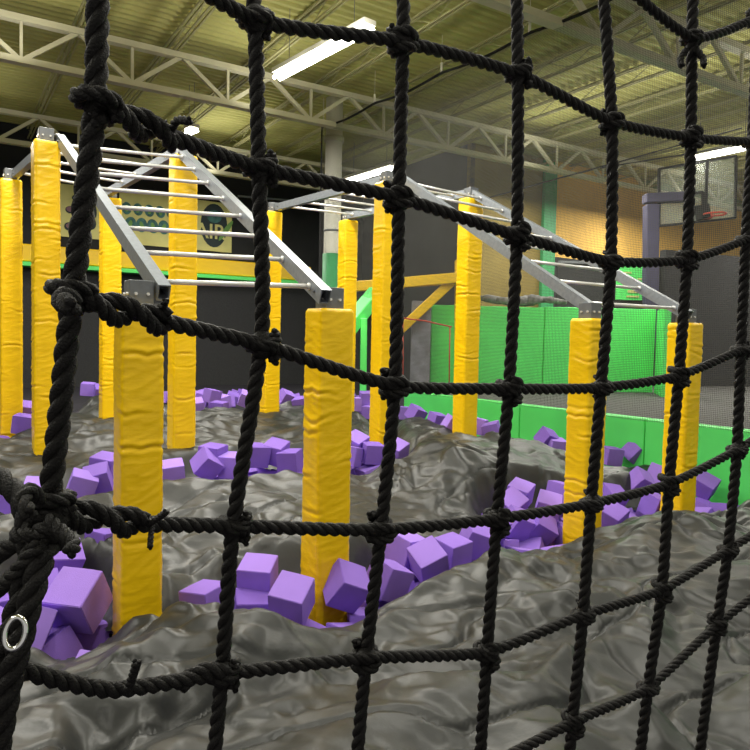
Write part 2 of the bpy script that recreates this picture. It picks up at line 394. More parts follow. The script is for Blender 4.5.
fardesc = ['upper one behind the far left post', 'lower one behind the far left post', 'thin-looking one right of the far left post', 'bright one left of the slim left post',
 'half hidden by the slim left post', 'pale one right of the far left ladder post pair', 'topmost one right of the far left ladder post pair', 'dark boxy one right of the far left ladder post pair',
 'one just left of the slim post behind the second net rope', 'kite-shaped one left of the second near post', 'flat one touching the second near post', 'boxy one right of the second near post',
 'one behind the boxy cube right of the second near post', 'one resting above the dark tarpaulin corner', 'dark one behind the mound by the far green border', 'pale one on top of the mound by the far green border',
 'tilted one leaning on the green border by the near right post', 'low one under the tilted cube left of the near right post', 'one beside the thick left rope', 'low one in the gap left of the second near post',
 'low one hidden by the second near post', 'rearmost one hidden by the second near post', 'one left of the fourth far post against the border', 'one touching the fourth far post']
for i, (px, py, z, rt) in enumerate(FAR):
    p = ats(px, py, z+.03)
    if p.dot(A) > 17.8: p = on_a(px, py, 17.8)
    cube(p, rt, i % 3, 'small far-edge foam cube, '+fardesc[i])

# filler: lower layers of cubes in the open strips between the tarpaulins
polys = [poly_from_px(t, z_) for t, z_ in ((T1, .05), (T2, .05), (T3, .05), (T4, .05), (T5, .05))]
BORD0 = Vector((4.23, 8.1, 0)); BORDD = Vector((-math.sin(R(36)), math.cos(R(36)), 0))
def covered(x, y, m=.12):
    for p in polys:
        if poly_sd(np.array([[x]]), np.array([[y]]), p)[0, 0] > m: return True
    return False
def in_pit(x, y):
    v = Vector((x, y, 0))-BORD0; n = Vector((BORDD.y, -BORDD.x, 0))
    return v.dot(n) < -.2 and v.dot(BORDD) < 9.2 and Vector((x, y, 0)).dot(A) < 17.6
cand = []
y = 3.2
while y < 19:
    x = -.60*y-.3
    while x < .62*y+.3:
        cand.append((x+random.uniform(-.05, .05), y+random.uniform(-.05, .05))); x += .27
    y += .27
POSTXY = []
def filler(posts):
    n = 0
    for (x, y) in cand:
        if n >= 185 and y <= 12.5: continue
        if n >= 240: break
        if covered(x, y) or not in_pit(x, y): continue
        if y > 12.5 and random.random() < .3: continue
        if any((x-p[0])**2+(y-p[1])**2 < .075 for p in posts): continue
        p = Vector((x, y, (-.255 if y < 12.5 else -.10)+float(rise(x, y))+random.uniform(-.03, .05)))
        if any((p-q).length < .235 for q in placed): continue
        if y < 7.2: lb, g = 'purple foam cube sunk low in the near strip between the two big tarpaulins', 'sunk foam cubes in the near strip'
        elif y < 11.5: lb, g = 'purple foam cube sunk low in the middle strip of the pit', 'sunk foam cubes in the middle strip'
        else: lb, g = 'purple foam cube sunk low along the far edge of the pit', 'sunk foam cubes along the far edge'
        cube(p, [random.uniform(-22, 22), random.uniform(-22, 22), random.uniform(0, 90)], random.choice((0, 1, 0, 2)), lb, g); n += 1

# ------------------------------------------------------------------ padded posts
PA = R(33); PX = Vector((math.cos(PA), math.sin(PA), 0)); PY = Vector((-math.sin(PA), math.cos(PA), 0))
def post(px, Y, top, label, seed, w=.25, lower=False, bolts=True):
    X = at(px, 340, Y).x
    base = Vector((X, Y, FLOOR_Z))
    root = empty('padded_post', base, label, 'padded post', 'yellow padded ladder posts', PA)
    POSTXY.append((X, Y))
    # pad
    n = 56; H = top-FLOOR_Z; nz = int(H/.0095); h = w/2; r = .028
    ring = []
    per = np.linspace(0, 4, n, endpoint=False)
    for t in per:
        k = int(t); f = t-k; s_ = -h+2*h*f
        q = [(s_, -h), (h, s_), (-s_, h), (-h, -s_)][k]
        # rounded corner
        x, y_ = q; cx = max(-h+r, min(h-r, x)); cy = max(-h+r, min(h-r, y_)); d = Vector((x-cx, y_-cy))
        if abs(x) > h-r and abs(y_) > h-r and d.length > 0: d = d.normalized()*r; x, y_ = cx+d.x, cy+d.y
        ring.append((x, y_))
    ring = np.array(ring); nrm = ring/np.linalg.norm(ring, axis=1, keepdims=True)
    zz = np.linspace(0, H, nz); T, Z = np.meshgrid(per, zz)
    a2 = 2*np.pi*T/4; cx, cy = np.cos(a2)*1.1, np.sin(a2)*1.1
    D = .007*pn(cx+Z*1.5, Z*3.+cy, seed+3)+.003*ridge(cy+seed, Z*16+cx*1.5, seed+2, 2.)
    rp = random.Random(seed*13+5); zk = .1
    while zk < H-.08:
        tc_ = rp.choice((0, 1, 2, 3, 0, 3))+rp.choice((0, .5, .5))+rp.uniform(-.1, .1); wd = rp.uniform(.35, 1.1)
        dt = np.abs((T-tc_+2) % 4-2); off = rp.uniform(-.05, .07)*dt+rp.uniform(-.012, .012)*np.sin(dt*7)
        mk = np.exp(-(dt/wd)**4); dz = Z-zk-off; dp = rp.uniform(.003, .0095)
        D += mk*(-dp*np.exp(-(dz/.010)**2)+dp*.75*np.exp(-((dz-.026)/.018)**2)+dp*.4*np.exp(-((dz+.03)/.02)**2))
        zk += rp.uniform(.06, .26)
    zj = H-.60
    if lower:  # joint between the upper and lower pad sleeve
        D -= .016*np.exp(-((Z-zj)/.012)**2); D += .010*np.exp(-((Z-zj+.035)/.025)**2)*(1+.9*np.sin(T*26+seed)*.6)
    D -= .014*np.clip((Z-(H-.02))/.02, 0, 1)
    P = np.stack([ring[None, :, 0]+nrm[None, :, 0]*D, ring[None, :, 1]+nrm[None, :, 1]*D, Z], -1)
    V = P.reshape(-1, 3).tolist(); fs = []
    for i in range(nz-1):
        for j in range(n):
            a = i*n+j; b = i*n+(j+1) % n; fs.append((a, b, b+n, a+n))
    fs.append(tuple((nz-1)*n+j for j in range(n)))
    me = bpy.data.meshes.new('vinyl_pad'); me.from_pydata(V, [], fs); me.update()
    me.polygons.foreach_set('use_smooth', [True]*(len(fs)-1)+[False]); me.materials.append(M_yel)
    pad = bpy.data.objects.new('vinyl_pad', me); COL.objects.link(pad); pad.parent = root
    # steel stub on top
    c = Vector((X, Y, top)); mb = MB(); hs = .07
    mb.obox(c+Vector((0, 0, .045)), PX*hs, PY*hs, Vector((0, 0, .095)))
    st = mb.build('steel_cap', M_steeld, root, bevel=.004)
    if bolts:
        b = MB()
        for sx in (-.035, .035):
            p0 = c+PX*sx-PY*hs+Vector((0, 0, .06)); b.tube([p0, p0-PY*.012], .010, 6)
            p0 = c+PY*sx-PX*hs+Vector((0, 0, .06)); b.tube([p0, p0-PX*.012], .010, 6)
        b.build('bolt', M_rung, st)
    return Vector((X, Y, top))
EN, EP = 1.85, 3.62
N1 = post(138.5, 4.18, EN-.02, 'nearest yellow padded post, at lower left, under the left sloping ladder', 1, w=.24)
N2 = post(329, 4.70, EN+.0, 'orange-yellow padded post second nearest, right foot of the left sloping ladder', 2)
N3 = post(589, 6.24, EN+.03, 'yellow padded post at the left foot of the right sloping ladder', 3, lower=True)
N4 = post(685, 7.10, EN+.04, 'rightmost yellow padded post, right foot of the right sloping ladder', 4)
P1 = post(46, 7.38, EP, 'tall yellow padded post at far left carrying the top of the left ladder', 5)
P2 = post(182, 7.75, EP-.02, 'tall yellow padded post behind the rungs of the left ladder', 6)
P3 = post(384, 8.9, EP, 'tall yellow padded post beside the third net rope, top left of the right ladder', 7)
P4 = post(467, 9.6, EP-.03, 'tall yellow padded post with a bright right side, top right of the right ladder', 8)
F1 = post(11, 9.0, EP-.05, 'yellow padded post cut by the left edge of the picture', 9)
F2 = post(110, 9.8, EP-.1, 'slim distant yellow padded post between the thick rope and the nearest post', 10)
F3 = post(270, 10.85, EP-.05, 'distant yellow padded post behind the second net rope', 11)
F4 = post(346, 11.3, EP-.08, 'slimmest distant yellow padded post, right of the white column', 12, w=.24)
filler(POSTXY+[(-.94+dx_, 15+dy_) for dx_ in (-.25, 0, .25) for dy_ in (-.25, 0, .25)])

# ------------------------------------------------------------------ ladders
def hollow(mb, p, q, w, h, t=.008):
    p = Vector(p); q = Vector(q); n = (q-p).normalized(); sd = n.cross(Vector((0, 0, 1))).normalized(); u = sd.cross(n)
    vs = []
    for e in (p, q):
        for (ww, hh) in ((w/2, h/2), (w/2-t, h/2-t)):
            for sx, sy in ((-1, -1), (1, -1), (1, 1), (-1, 1)): vs.append(e+sd*sx*ww+u*sy*hh)
    fs = []
    for j in range(4):
        k = (j+1) % 4
        fs += [(j, k, 8+k, 8+j), (4+k, 4+j, 12+j, 12+k), (k, j, 4+j, 4+k), (8+j, 8+k, 12+k, 12+j)]
    mb._add(vs, fs)
def ladder(a0, a1, b0, b1, n, label, name='monkey_bar_ladder', first=.5, w=.075, h=.10):
    """a0->a1 left rail, b0->b1 right rail"""
    root = empty(name, (a0+b0)/2, label, 'ladder', 'steel monkey bar ladders')
    for (p, q) in ((a0, a1), (b0, b1)):
        mb = MB(); hollow(mb, p, q, w, h); o = mb.build('side_rail', M_steel, root)
        b = MB()
        d = (q-p).normalized(); u = Vector((0, 0, 1))
        for t in (.10, (q-p).length-.15):
            c = p+d*t
            sd = d.cross(u).normalized()
            b.tube([c-sd*(w/2+.012), c+sd*(w/2+.012)], .013, 6)
        b.build('bolt', M_steeld, o)
    for i in range(n):
        t = (i+first)/n; p = a0.lerp(a1, t); q = b0.lerp(b1, t); d = (q-p).normalized()
        mb = MB(); mb.tube([p+d*.02, q-d*.02], .0165, 12)
        mb.tube([p+d*(w/2-.004), p+d*(w/2+.012)], .024, 10); mb.tube([q-d*(w/2-.004), q-d*(w/2+.012)], .024, 10)
        mb.build('rung', M_rung, root, smooth=True)
    return root
ZR = Vector((0, 0, .09))
def inb(p, s, o=.115, fw=0, dz=0): return p+PX*s*o+PY*fw+Vector((0, 0, .07+dz))
ladder(inb(N1, 1, .12, -.10), inb(P1, 1, .14, .02), inb(N2, -1, .10, -.12), inb(P2, -1, .04, .02), 8, 'sloping steel ladder on the left, rising from the two nearest posts', first=.35)
ladder(inb(N3, 1, .03, -.02), inb(P3, 1, .14, .02, .06), inb(N4, -1, .10, -.10), inb(P4, -1, .02, .02, .03), 8, 'sloping steel ladder on the right, rising away from the right-hand posts', first=.35)
ladder(inb(P1, 1, .10, .06), inb(F1, 1, .04, .0), inb(P2, -1, .04, .06), inb(F2, -1, .04, .0), 5, 'level steel ladder joining the tall left posts to the far left posts')
ladder(inb(P3, 1, .04, .06), inb(F3, 1, .04, .0), inb(P4, -1, .04, .06), inb(F4, -1, .04, .0), 6, 'level steel ladder joining the tall middle posts to the far slim posts')

# ------------------------------------------------------------------ cargo net
D0 = .0185
def spline(pts, step):
    pts = [Vector(p) for p in pts]
    P = [pts[0]*2-pts[1]]+pts+[pts[-1]*2-pts[-2]]; out = []
    for i in range(1, len(P)-2):
        p0, p1, p2, p3 = P[i-1:i+3]; n = max(2, int((p2-p1).length/step))
        for k in range(n):
            t = k/n
            # softened Catmull-Rom
            c = .5*(2*p1+(p2-p0)*t+(2*p0-5*p1+4*p2-p3)*t*t+(3*p1-p0-3*p2+p3)*t**3)
            out.append(c*.6+p1.lerp(p2, t)*.4)
    out.append(pts[-1]); return out
def strands(mb, path, D, pitch=2.75, phase=0, hand=1, nseg=8, fr=None):
    n = len(path); acc = [0]
    for i in range(1, n): acc.append(acc[-1]+(path[i]-path[i-1]).length)
    t = (path[1]-path[0]).normalized(); ref = Vector((0, 1, 0)) if abs(t.y) < .9 else Vector((1, 0, 0))
    u = t.cross(ref).normalized(); fr = []
    for i in range(n):
        t = (path[min(i+1, n-1)]-path[max(i-1, 0)]).normalized(); u = (u-t*u.dot(t)).normalized(); fr.append((u.copy(), t.cross(u)))
    for s in range(3):
        pts = []
        for i in range(n):
            a = phase+hand*2*math.pi*acc[i]/(pitch*D)+s*2*math.pi/3; uu, ww = fr[i]
            pts.append(path[i]+(uu*math.cos(a)+ww*math.sin(a))*D*.255)
        mb.tube(pts, D*.268, nseg)
def rope(pts, D, name, parent, phase=0, step=None, raw=False, M=M_rope):
    path = [Vector(p) for p in pts] if raw else spline(pts, step or D*.22)
    mb = MB(); strands(mb, path, D, phase=phase); return mb.build(name, M, parent, smooth=True)
net = empty('cargo_net', at(375, 700, 1.0), 'black knotted climbing net of thick twisted rope hanging across the foreground', 'rope net')
# depth of every column of the net
dep = [.60, .80, .92, 1.04, 1.17, 1.30, 1.43]
cols = {
 0: [(98, -60), (95, 108), (72, 300), (47, 512), (2, 665), (-30, 760)],
 1: [(250, -40), (255, 20), (259, 168), (262, 335), (233, 526), (222, 672), (212, 780)],
 2: [(404, -60), (403, 42), (399, 198), (395, 384), (381, 530), (366, 658), (355, 780)],
 3: [(516, -60), (518, 74), (517, 236), (509, 388), (497, 517), (487, 652), (478, 790)],
 4: [(600, -60), (612, 122), (611, 262), (601, 388), (591, 504), (583, 615), (573, 715), (566, 790)],
 5: [(694, -60), (692, 45), (691, 138), (687, 260), (679, 374), (669, 484), (662, 590), (648, 688), (636, 790)],
 6: [(762, -60), (757, 45), (752, 142), (746, 240), (741, 350), (737, 450), (728, 550), (717, 625), (704, 720), (696, 790)],
}
rows = {
 'r0': [(-1, (80, -90)), (1, (255, 20)), (2, (403, 42)), (3, (518, 74)), (4, (612, 122)), (5, (691, 138)), (6, (752, 142)), (7, (800, 140))],
 'rA': [(0, (95, 108)), (-2, (170, 137)), (1, (259, 168)), (2, (399, 198)), (3, (517, 236)), (4, (611, 262)), (5, (687, 260)), (6, (746, 240)), (7, (800, 215))],
 'rB': [(0, (72, 300)), (-2, (165, 322)), (1, (262, 345)), (2, (395, 386)), (3, (509, 389)), (4, (601, 388)), (5, (679, 376)), (6, (741, 350)), (7, (800, 325))],
 'rC': [(0, (47, 512)), (-2, (140, 524)), (1, (233, 526)), (2, (381, 530)), (3, (497, 519)), (4, (591, 504)), (5, (669, 484)), (6, (737, 450)), (7, (800, 410))],
 'rD': [(0, (2, 665)), (-2, (110, 690)), (1, (222, 674)), (2, (366, 658)), (3, (487, 652)), (4, (583, 615)), (5, (662, 590)), (6, (728, 550)), (7, (800, 505))],
 'rE': [(3, (478, 772)), (4, (573, 722)), (5, (648, 688)), (6, (717, 625)), (7, (800, 560))],
 'rU': [(4, (606, -30)), (5, (692, 38)), (6, (757, 18)), (7, (800, 0))],
}
def cd(c): return {-1: .62, -2: .69, 7: 1.55}.get(c, dep[c] if 0 <= c < 7 else 1)
colD = [.0195, .0180, .0182, .0185, .0195, .0205, .0210]
for c, pts in cols.items():
    mid = [at(x, y, dep[c]+.004*math.sin(y*.02+c)) for x, y in pts]
    o = rope(mid, colD[c], 'vertical_rope', net, phase=c)
def double(px_pts, depths, D, name):
    path = spline([at(x, y, d) for (x, y), d in zip(px_pts, depths)], D*.22); n = len(path); acc = 0; A1 = []; A2 = []
    for i in range(n):
        t = (path[min(i+1, n-1)]-path[max(i-1, 0)]).normalized(); u = t.cross(Vector((0, 1, 0))).normalized(); w = t.cross(u)
        if i: acc += (path[i]-path[i-1]).length
        a = 2*math.pi*acc/(D*5.2); off = (u*math.cos(a)+w*math.sin(a))*D*.44
        A1.append(path[i]+off); A2.append(path[i]-off)
    for q in (A1, A2): rope(q, D*.82, name, net, raw=True)
for k, (key, pts) in enumerate(rows.items()):
    q = [at(p[0], p[1], cd(c)-.006) for c, p in pts]
    if key in ('rA', 'rB', 'rC'):
        # left end is spliced back on itself: doubled up to the tie, single beyond
        double([p for c, p in pts[:2]], [cd(c)-.006 for c, p in pts[:2]], .019, 'spliced_rope')
        q = q[1:]
    rope(q, .0172, 'horizontal_rope', net, phase=k*1.3)
# knots: short turns of rope laid around each crossing
def knot(c3, D, seed, vdir, hdir):
    rnd = random.Random(seed); mb = MB()
    y = Vector((0, -1, 0)); v = vdir.normalized(); h = (hdir-v*hdir.dot(v)).normalized(); d = h.cross(v).normalized()
    if d.y > 0: d = -d
    # two coils around the vertical rope and one diagonal hitch
    for (z0, z1, turns, rr, tilt) in ((-.55, .55, 1.15, .80, .30), (.75, -.75, 1.1, .88, -.35)):
        path = []; n = 40
        for i in range(n+1):
            t = i/n; a = rnd.uniform(0, .02)+2*math.pi*turns*t+seed; z = (z0+(z1-z0)*t+tilt*math.sin(a))*D
            path.append(c3+h*math.cos(a)*rr*D+d*math.sin(a)*rr*D+v*z)
        strands(mb, path, D*.80, nseg=6)
    # core
    mb.tube([c3+v*D*s for s in (-.9, -.5, 0, .5, .9)], [D*.35, D*.72, D*.85, D*.72, D*.35], 12)
    return mb.build('knot', M_rope, net, smooth=True)
for key, pts in rows.items():
    for i, (c, p) in enumerate(pts):
        if c < 0 or c > 6 or (key in ('rD', 'rA', 'rB', 'rC') and c == 0) or (key == 'r0' and c == 0): continue
        cc = at(p[0], p[1], dep[c])
        a_ = pts[max(i-1, 0)]; b_ = pts[min(i+1, len(pts)-1)]
        hd = at(*b_[1], cd(b_[0]))-at(*a_[1], cd(a_[0]))
        cp = cols[c]; j = min(range(len(cp)), key=lambda q: abs(cp[q][1]-p[1])); j0 = max(j-1, 0); j1 = min(j+1, len(cp)-1)
        vd = at(*cp[j0], dep[c])-at(*cp[j1], dep[c])
        knot(cc, .0175, c*3+len(key)+i*.7, vd, hd)
# loops where the spliced ropes pass round the thick left rope, and their loose ends
def loop(px, py, d, D=.0135, s=1):
    c = at(px, py, d); pts = []
    for i in range(33):
        a = 2*math.pi*i/32*1.25; pts.append(c+Vector((math.cos(a)*.0155, math.sin(a)*.017, .006*math.sin(a*.5)*s+i*.0004)))
    rope(pts, D, 'rope_loop', net, raw=True)
for (x, y, d) in ((97, 114, .60), (72, 302, .60), (50, 510, .60), (45, 525, .60), (38, 545, .59)): loop(x, y, d)
def loose(pts, d, D=.012, name='rope_end'):
    q = [at(x, y, d-.012*i) for i, (x, y) in enumerate(pts)]; rope(q, D, name, net)
loose([(168, 140), (172, 128), (178, 120), (190, 121)], .68, .008)
loose([(152, 526), (151, 536), (150, 548)], .68, .006)
loose([(148, 524), (158, 518), (166, 512)], .68, .007)
loose([(158, 320), (162, 310), (166, 300)], .69, .007)
loose([(75, 300), (64, 296), (62, 302), (72, 308)], .58, .016)
loose([(48, 520), (62, 532), (74, 545), (70, 552)], .57, .012)
loose([(40, 500), (30, 490), (22, 500), (30, 515)], .57, .013)
loose([(686, 50), (680, 60), (682, 66)], 1.29, .012)
loose([(695, 48), (703, 58), (704, 66)], 1.29, .012)
loose([(228, 672), (205, 670), (190, 676), (180, 688)], .79, .018)
loose([(128, 690), (133, 675), (137, 662)], .68, .009)
# lashing bundle at the lower left
rope([at(x, y, d) for x, y, d in ((-10, 470, .62), (22, 500, .60), (30, 560, .57), (8, 640, .55), (-20, 720, .55))], .020, 'lashing_rope', net)
rope([at(x, y, d) for x, y, d in ((60, 520, .60), (42, 560, .56), (28, 610, .545), (8, 690, .54), (-4, 760, .54))], .020, 'lashing_rope', net)
rope([at(x, y, d) for x, y, d in ((-10, 560, .6), (20, 540, .58), (50, 530, .57), (60, 545, .58))], .016, 'lashing_rope', net)
rope([at(x, y, d) for x, y, d in ((-14, 600, .6), (14, 575, .56), (40, 545, .555))], .014, 'lashing_rope', net)
# shiny ring at lower left
rg = MB(); c = at(15, 633, .47); rg.tube([c+Vector((math.cos(a)*.007, math.sin(a)*.004, math.sin(a)*.0095)) for a in [2*math.pi*i/24 for i in range(25)]], .0019, 8, cap=False)
tag(rg.build('snap_ring', M_chrome, net, smooth=True), 'shiny metal ring')

# ------------------------------------------------------------------ building shell
ZC = EYE.z+5.35       # ceiling height
ABACK, AR, BC = 20.5, 14.9, 12.2
# ceiling: ribbed metal deck, ribs run across the hall
rib = []
prof = [(0, 0), (.06, 0), (.09, .045), (.17, .045)]; a = -3.0
while a < 22:
    for da, dz in prof: rib.append((a+da, ZC+dz))
    a += .20
V = []; Fc = []
for (aa, zz) in rib:
    V.append(ab(aa, -16, zz)); V.append(ab(aa, 34, zz))
for i in range(len(rib)-1): Fc.append((2*i, 2*i+1, 2*i+3, 2*i+2))
ce = MB(); ce._add(V, Fc); ce._add([v+Vector((0, 0, .2)) for v in (ab(-3, -16, ZC), ab(-3, 34, ZC), ab(22, 34, ZC), ab(22, -16, ZC))], [(0, 1, 2, 3)])
tag(ce.build('ceiling', M_deck), kind='structure')
# joists along the hall
jb = -15.0; k = 0
while jb < 32:
    mb = MB(); zt = ZC-.06; zb = ZC-.32
    for off in (-.022, .022):
        mb.bar(ab(-1, jb+off*1.6, zt), ab(21.5, jb+off*1.6, zt), .035, .035)
        mb.bar(ab(-1, jb+off*1.6, zb), ab(21.5, jb+off*1.6, zb), .03, .03)
    aa = -1
    while aa < 21.2:
        mb.bar(ab(aa, jb, zt), ab(aa+.6, jb, zb), .014, .014, up=B); mb.bar(ab(aa+.6, jb, zb), ab(aa+1.2, jb, zt), .014, .014, up=B); aa += 1.2
    tag(mb.build('roof_joist', M_joist), 'olive open-web steel joist running along the hall under the ribbed ceiling', 'roof joist', 'roof joists')
    jb += 1.55
# girders across the hall
for k, (ga, lb) in enumerate(((6.9, 'cream steel roof girder nearest the net, crossing overhead'), (12.6, 'long cream steel roof girder crossing the hall above the ladders'), (18.0, 'cream steel roof girder farthest back, close to the black wall'))):
    root = empty('roof_girder', ab(ga, 0, ZC-.4), lb, 'roof girder')
    zt = ZC-.42; zb = ZC-1.07
    mb = MB(); mb.bar(ab(ga, -15, zt), ab(ga, 32, zt), .16, .10); mb.build('top_chord', M_cream, root)
    mb = MB(); mb.bar(ab(ga, -15, zb), ab(ga, 32, zb), .16, .10); mb.build('bottom_chord', M_cream, root)
    mb = MB(); bb = -15
    while bb < 31:
        mb.bar(ab(ga, bb, zt), ab(ga, bb+.85, zb), .07, .07, up=A); mb.bar(ab(ga, bb+.85, zb), ab(ga, bb+1.7, zt), .07, .07, up=A)
        mb.bar(ab(ga, bb+.85, zb), ab(ga, bb+.85, zt), .045, .045, up=A); bb += 1.7
    mb.build('web_brace', M_cream, root)
# walls
def wall(name, p, q, z0, z1, material, t=.15, side=1):
    n = (q-p).normalized().cross(Vector((0, 0, 1)))*side
    mb = MB(); mb._add([p+Vector((0, 0, z0)), q+Vector((0, 0, z0)), q+Vector((0, 0, z1)), p+Vector((0, 0, z1)), p+n*t+Vector((0, 0, z0)), q+n*t+Vector((0, 0, z0)), q+n*t+Vector((0, 0, z1)), p+n*t+Vector((0, 0, z1))],
      [(0, 1, 2, 3), (5, 4, 7, 6), (0, 4, 5, 1), (3, 2, 6, 7), (1, 5, 6, 2), (0, 3, 7, 4)])
    return tag(mb.build(name, material), kind='structure')
zband = on_a(200, 262, ABACK).z
wall('wall_back', ab(ABACK, -16), ab(ABACK, BC), zband, ZC, M_black, side=-1)
wall('wall_back.001', ab(ABACK, -16), ab(ABACK, BC), FLOOR_Z, zband, M_carpet, side=-1)
wall('wall_side', ab(AR, BC), ab(ABACK, BC), FLOOR_Z, ZC, M_grey, side=1)
# tan wall with darker foot, set forward on the right
def bpx(px, a=AR):
    p = on_a(px, 300, a); return p.dot(B)
zt = on_a(600, 262, AR).z
wall('wall_right', ab(AR, BC), ab(AR, bpx(540)), FLOOR_Z, ZC, M_olive, side=-1)  # stretch coloured a darker olive than the tan wall beside it
wall('wall_right.001', ab(AR, bpx(540)), ab(AR, 34), zt, ZC, M_tan, side=-1)
wall('wall_right.002', ab(AR, bpx(540)), ab(AR, 34), FLOOR_Z, zt, M_carpet, side=-1)
wall('wall_left', ab(-3, -16), ab(ABACK, -16), FLOOR_Z, ZC, M_black, side=1)
def slab(name, px0, px1, z0, z1, a, t, material, label=None, cat=None, kind=None, parent=None):
    b0, b1 = bpx(px0, a), bpx(px1, a); mb = MB()
    mb.obox(ab(a, (b0+b1)/2, (z0+z1)/2), B*((b1-b0)/2), A*(t/2), Vector((0, 0, (z1-z0)/2)))
    o = mb.build(name, material, parent, bevel=.01); return tag(o, label, cat, kind=kind)
slab('wall_stripe_pad', 540, 552, FLOOR_Z+.3, ZC-.05, AR-.08, .12, M_greend, 'narrow dark green vertical padding strip on the tan wall', 'wall padding')
# high dark frieze where roof meets back wall: ducts
# yellow padded beam along the back wall, green edging
za = on_a(63, 247, ABACK-.3).z; zb_ = on_a(63, 264, ABACK-.3).z
root = empty('padded_ledge', ab(ABACK-.3, -6, zb_-.05), 'long yellow padded ledge with green edging along the black back wall', 'padded ledge')
mb = MB(); mb.obox(ab(ABACK-.2, -2.2, (za+zb_)/2), B*12.3, A*.18, Vector((0, 0, (za-zb_)/2))); mb.build('yellow_pad', M_yel, root, bevel=.03)
mb = MB(); mb.obox(ab(ABACK-.24, -2.0, zb_-.07), B*12.6, A*.22, Vector((0, 0, .055))); mb.build('green_edging', M_green, root, bevel=.015)

# banners on the back wall
def place_plane(o, a, px, py):
    p = on_a(px, py, a); o.location = p
def banner(name, px0, py0, px1, py1, a, label):
    p0 = on_a(px0, py1, a); p1 = on_a(px1, py0, a); pm = on_a((px0+px1)/2, (py0+py1)/2, a)
    b0, b1 = p0.dot(B), p1.dot(B); hh = abs(on_a((px0+px1)/2, py0, a).z-on_a((px0+px1)/2, py1, a).z)
    root = empty(name, ab(a, (b0+b1)/2, pm.z), label, 'banner'); mb = MB()
    mb.obox(ab(a, (b0+b1)/2, pm.z), B*((b1-b0)/2), A*.01, Vector((0, 0, hh/2))); mb.build('banner_sheet', M_banner, root)
    return root, (b0+b1)/2, pm.z, (b1-b0), hh
def disc(mb, a, b, z, rx, rz, n=24, t=.008, tilt=0):
    vs = []; c = ab(a, b, z)
    for s in (-1, 1):
        for i in range(n):
            an = 2*math.pi*i/n; x = math.cos(an)*rx; zz = math.sin(an)*rz; x, zz = x*math.cos(tilt)-zz*math.sin(tilt), x*math.sin(tilt)+zz*math.cos(tilt)
            vs.append(c+B*x+Vector((0, 0, zz))+A*t*s)
    fs = [tuple(range(n)), tuple(range(2*n-1, n-1, -1))]+[(i, i+n, (i+1) % n+n, (i+1) % n) for i in range(n)]
    mb._add(vs, fs)
def text(body, a, b, z, size, material, parent, name='lettering', bold=.012):
    cu = bpy.data.curves.new(name, 'FONT'); cu.body = body; cu.size = size; cu.extrude = .006; cu.offset = bold*size; cu.align_x = 'CENTER'; cu.align_y = 'CENTER'
    tmp = bpy.data.objects.new('tmp', cu); COL.objects.link(tmp); dg = bpy.context.evaluated_depsgraph_get()
    me = bpy.data.meshes.new_from_object(tmp.evaluated_get(dg)); bpy.data.objects.remove(tmp)
    Mx = Matrix((B, Vector((0, 0, 1)), -A)).transposed().to_4x4(); Mx.translation = ab(a, b, z)
    me.transform(Mx); me.materials.clear(); me.materials.append(material)
    o = bpy.data.objects.new(name, me); COL.objects.link(o); attach(o, parent); return o
AB_ = ABACK-.03
r1, bc, zc, bw, bh = banner('wall_banner', 119, 197, 232, 248, AB_, 'wide pale yellow banner with dark lettering and a round AIR emblem on the back wall')
mb = MB(); rb = random.Random(5)
for row, (zo, sc) in enumerate(((.17, .9), (-.12, 1.05))):     # two rows of fat rounded characters, too small to read in the photo
    for i in range(6):
        disc(mb, AB_-.02, bc-bw*.44+i*bw*.095+row*.1, zc+bh*zo, bw*.045*sc, bh*.13*sc, tilt=rb.uniform(-.3, .3))
mb.build('dark_print', M_bteal, r1)
mb = MB()
for row, zo in enumerate((.17, -.12)):
    for i in range(6):
        disc(mb, AB_-.032, bc-bw*.44+i*bw*.095+row*.1, zc+bh*zo, bw*.016, bh*.07, t=.004, tilt=rb.uniform(-.5, .5))
mb.build('pale_print', M_bgreen, r1)
mb = MB(); disc(mb, AB_-.02, bc+bw*.33, zc+bh*.02, bw*.125, bh*.44); mb.build('round_emblem', M_bdark, r1)
mb = MB(); disc(mb, AB_-.034, bc+bw*.33, zc+bh*.2, bw*.07, bh*.13, t=.004); mb.build('emblem_top', M_bteal, r1)
text('AIR', AB_-.04, bc+bw*.295, zc-bh*.12, bh*.42, M_banner, r1)
mb = MB(); disc(mb, AB_-.045, bc+bw*.44, zc-bh*.06, bw*.022, bh*.26, tilt=-.6, t=.004); mb.build('leaf_print', M_bgreen, r1)
r2, bc, zc, bw, bh = banner('wall_banner', 60, 186, 100, 238, AB_, 'narrow pale yellow banner with dark splotched figures on the back wall')
mb = MB()
for i, (x, z, rx, rz, tl) in enumerate(((-.05, .30, .18, .06, .5), (.1, .22, .2, .05, -.4), (-.25, .02, .12, .07, 0), (.05, .0, .1, .16, .6), (.02, -.22, .14, .08, -.3), (-.28, -.3, .12, .08, 0), (.3, .1, .1, .2, .2), (.28, -.2, .12, .12, 0))):
    disc(mb, AB_-.02, bc+x*bw, zc+z*bh, rx*bw, rz*bh, tilt=tl)
mb.build('dark_print', M_bdark, r2)
mb = MB()
for (x, z) in ((-.26, .03), (-.27, -.29), (.12, -.08)): disc(mb, AB_-.032, bc+x*bw, zc+z*bh, .09*bw, .05*bh, t=.004)
mb.build('mauve_print', M_bmauve, r2)

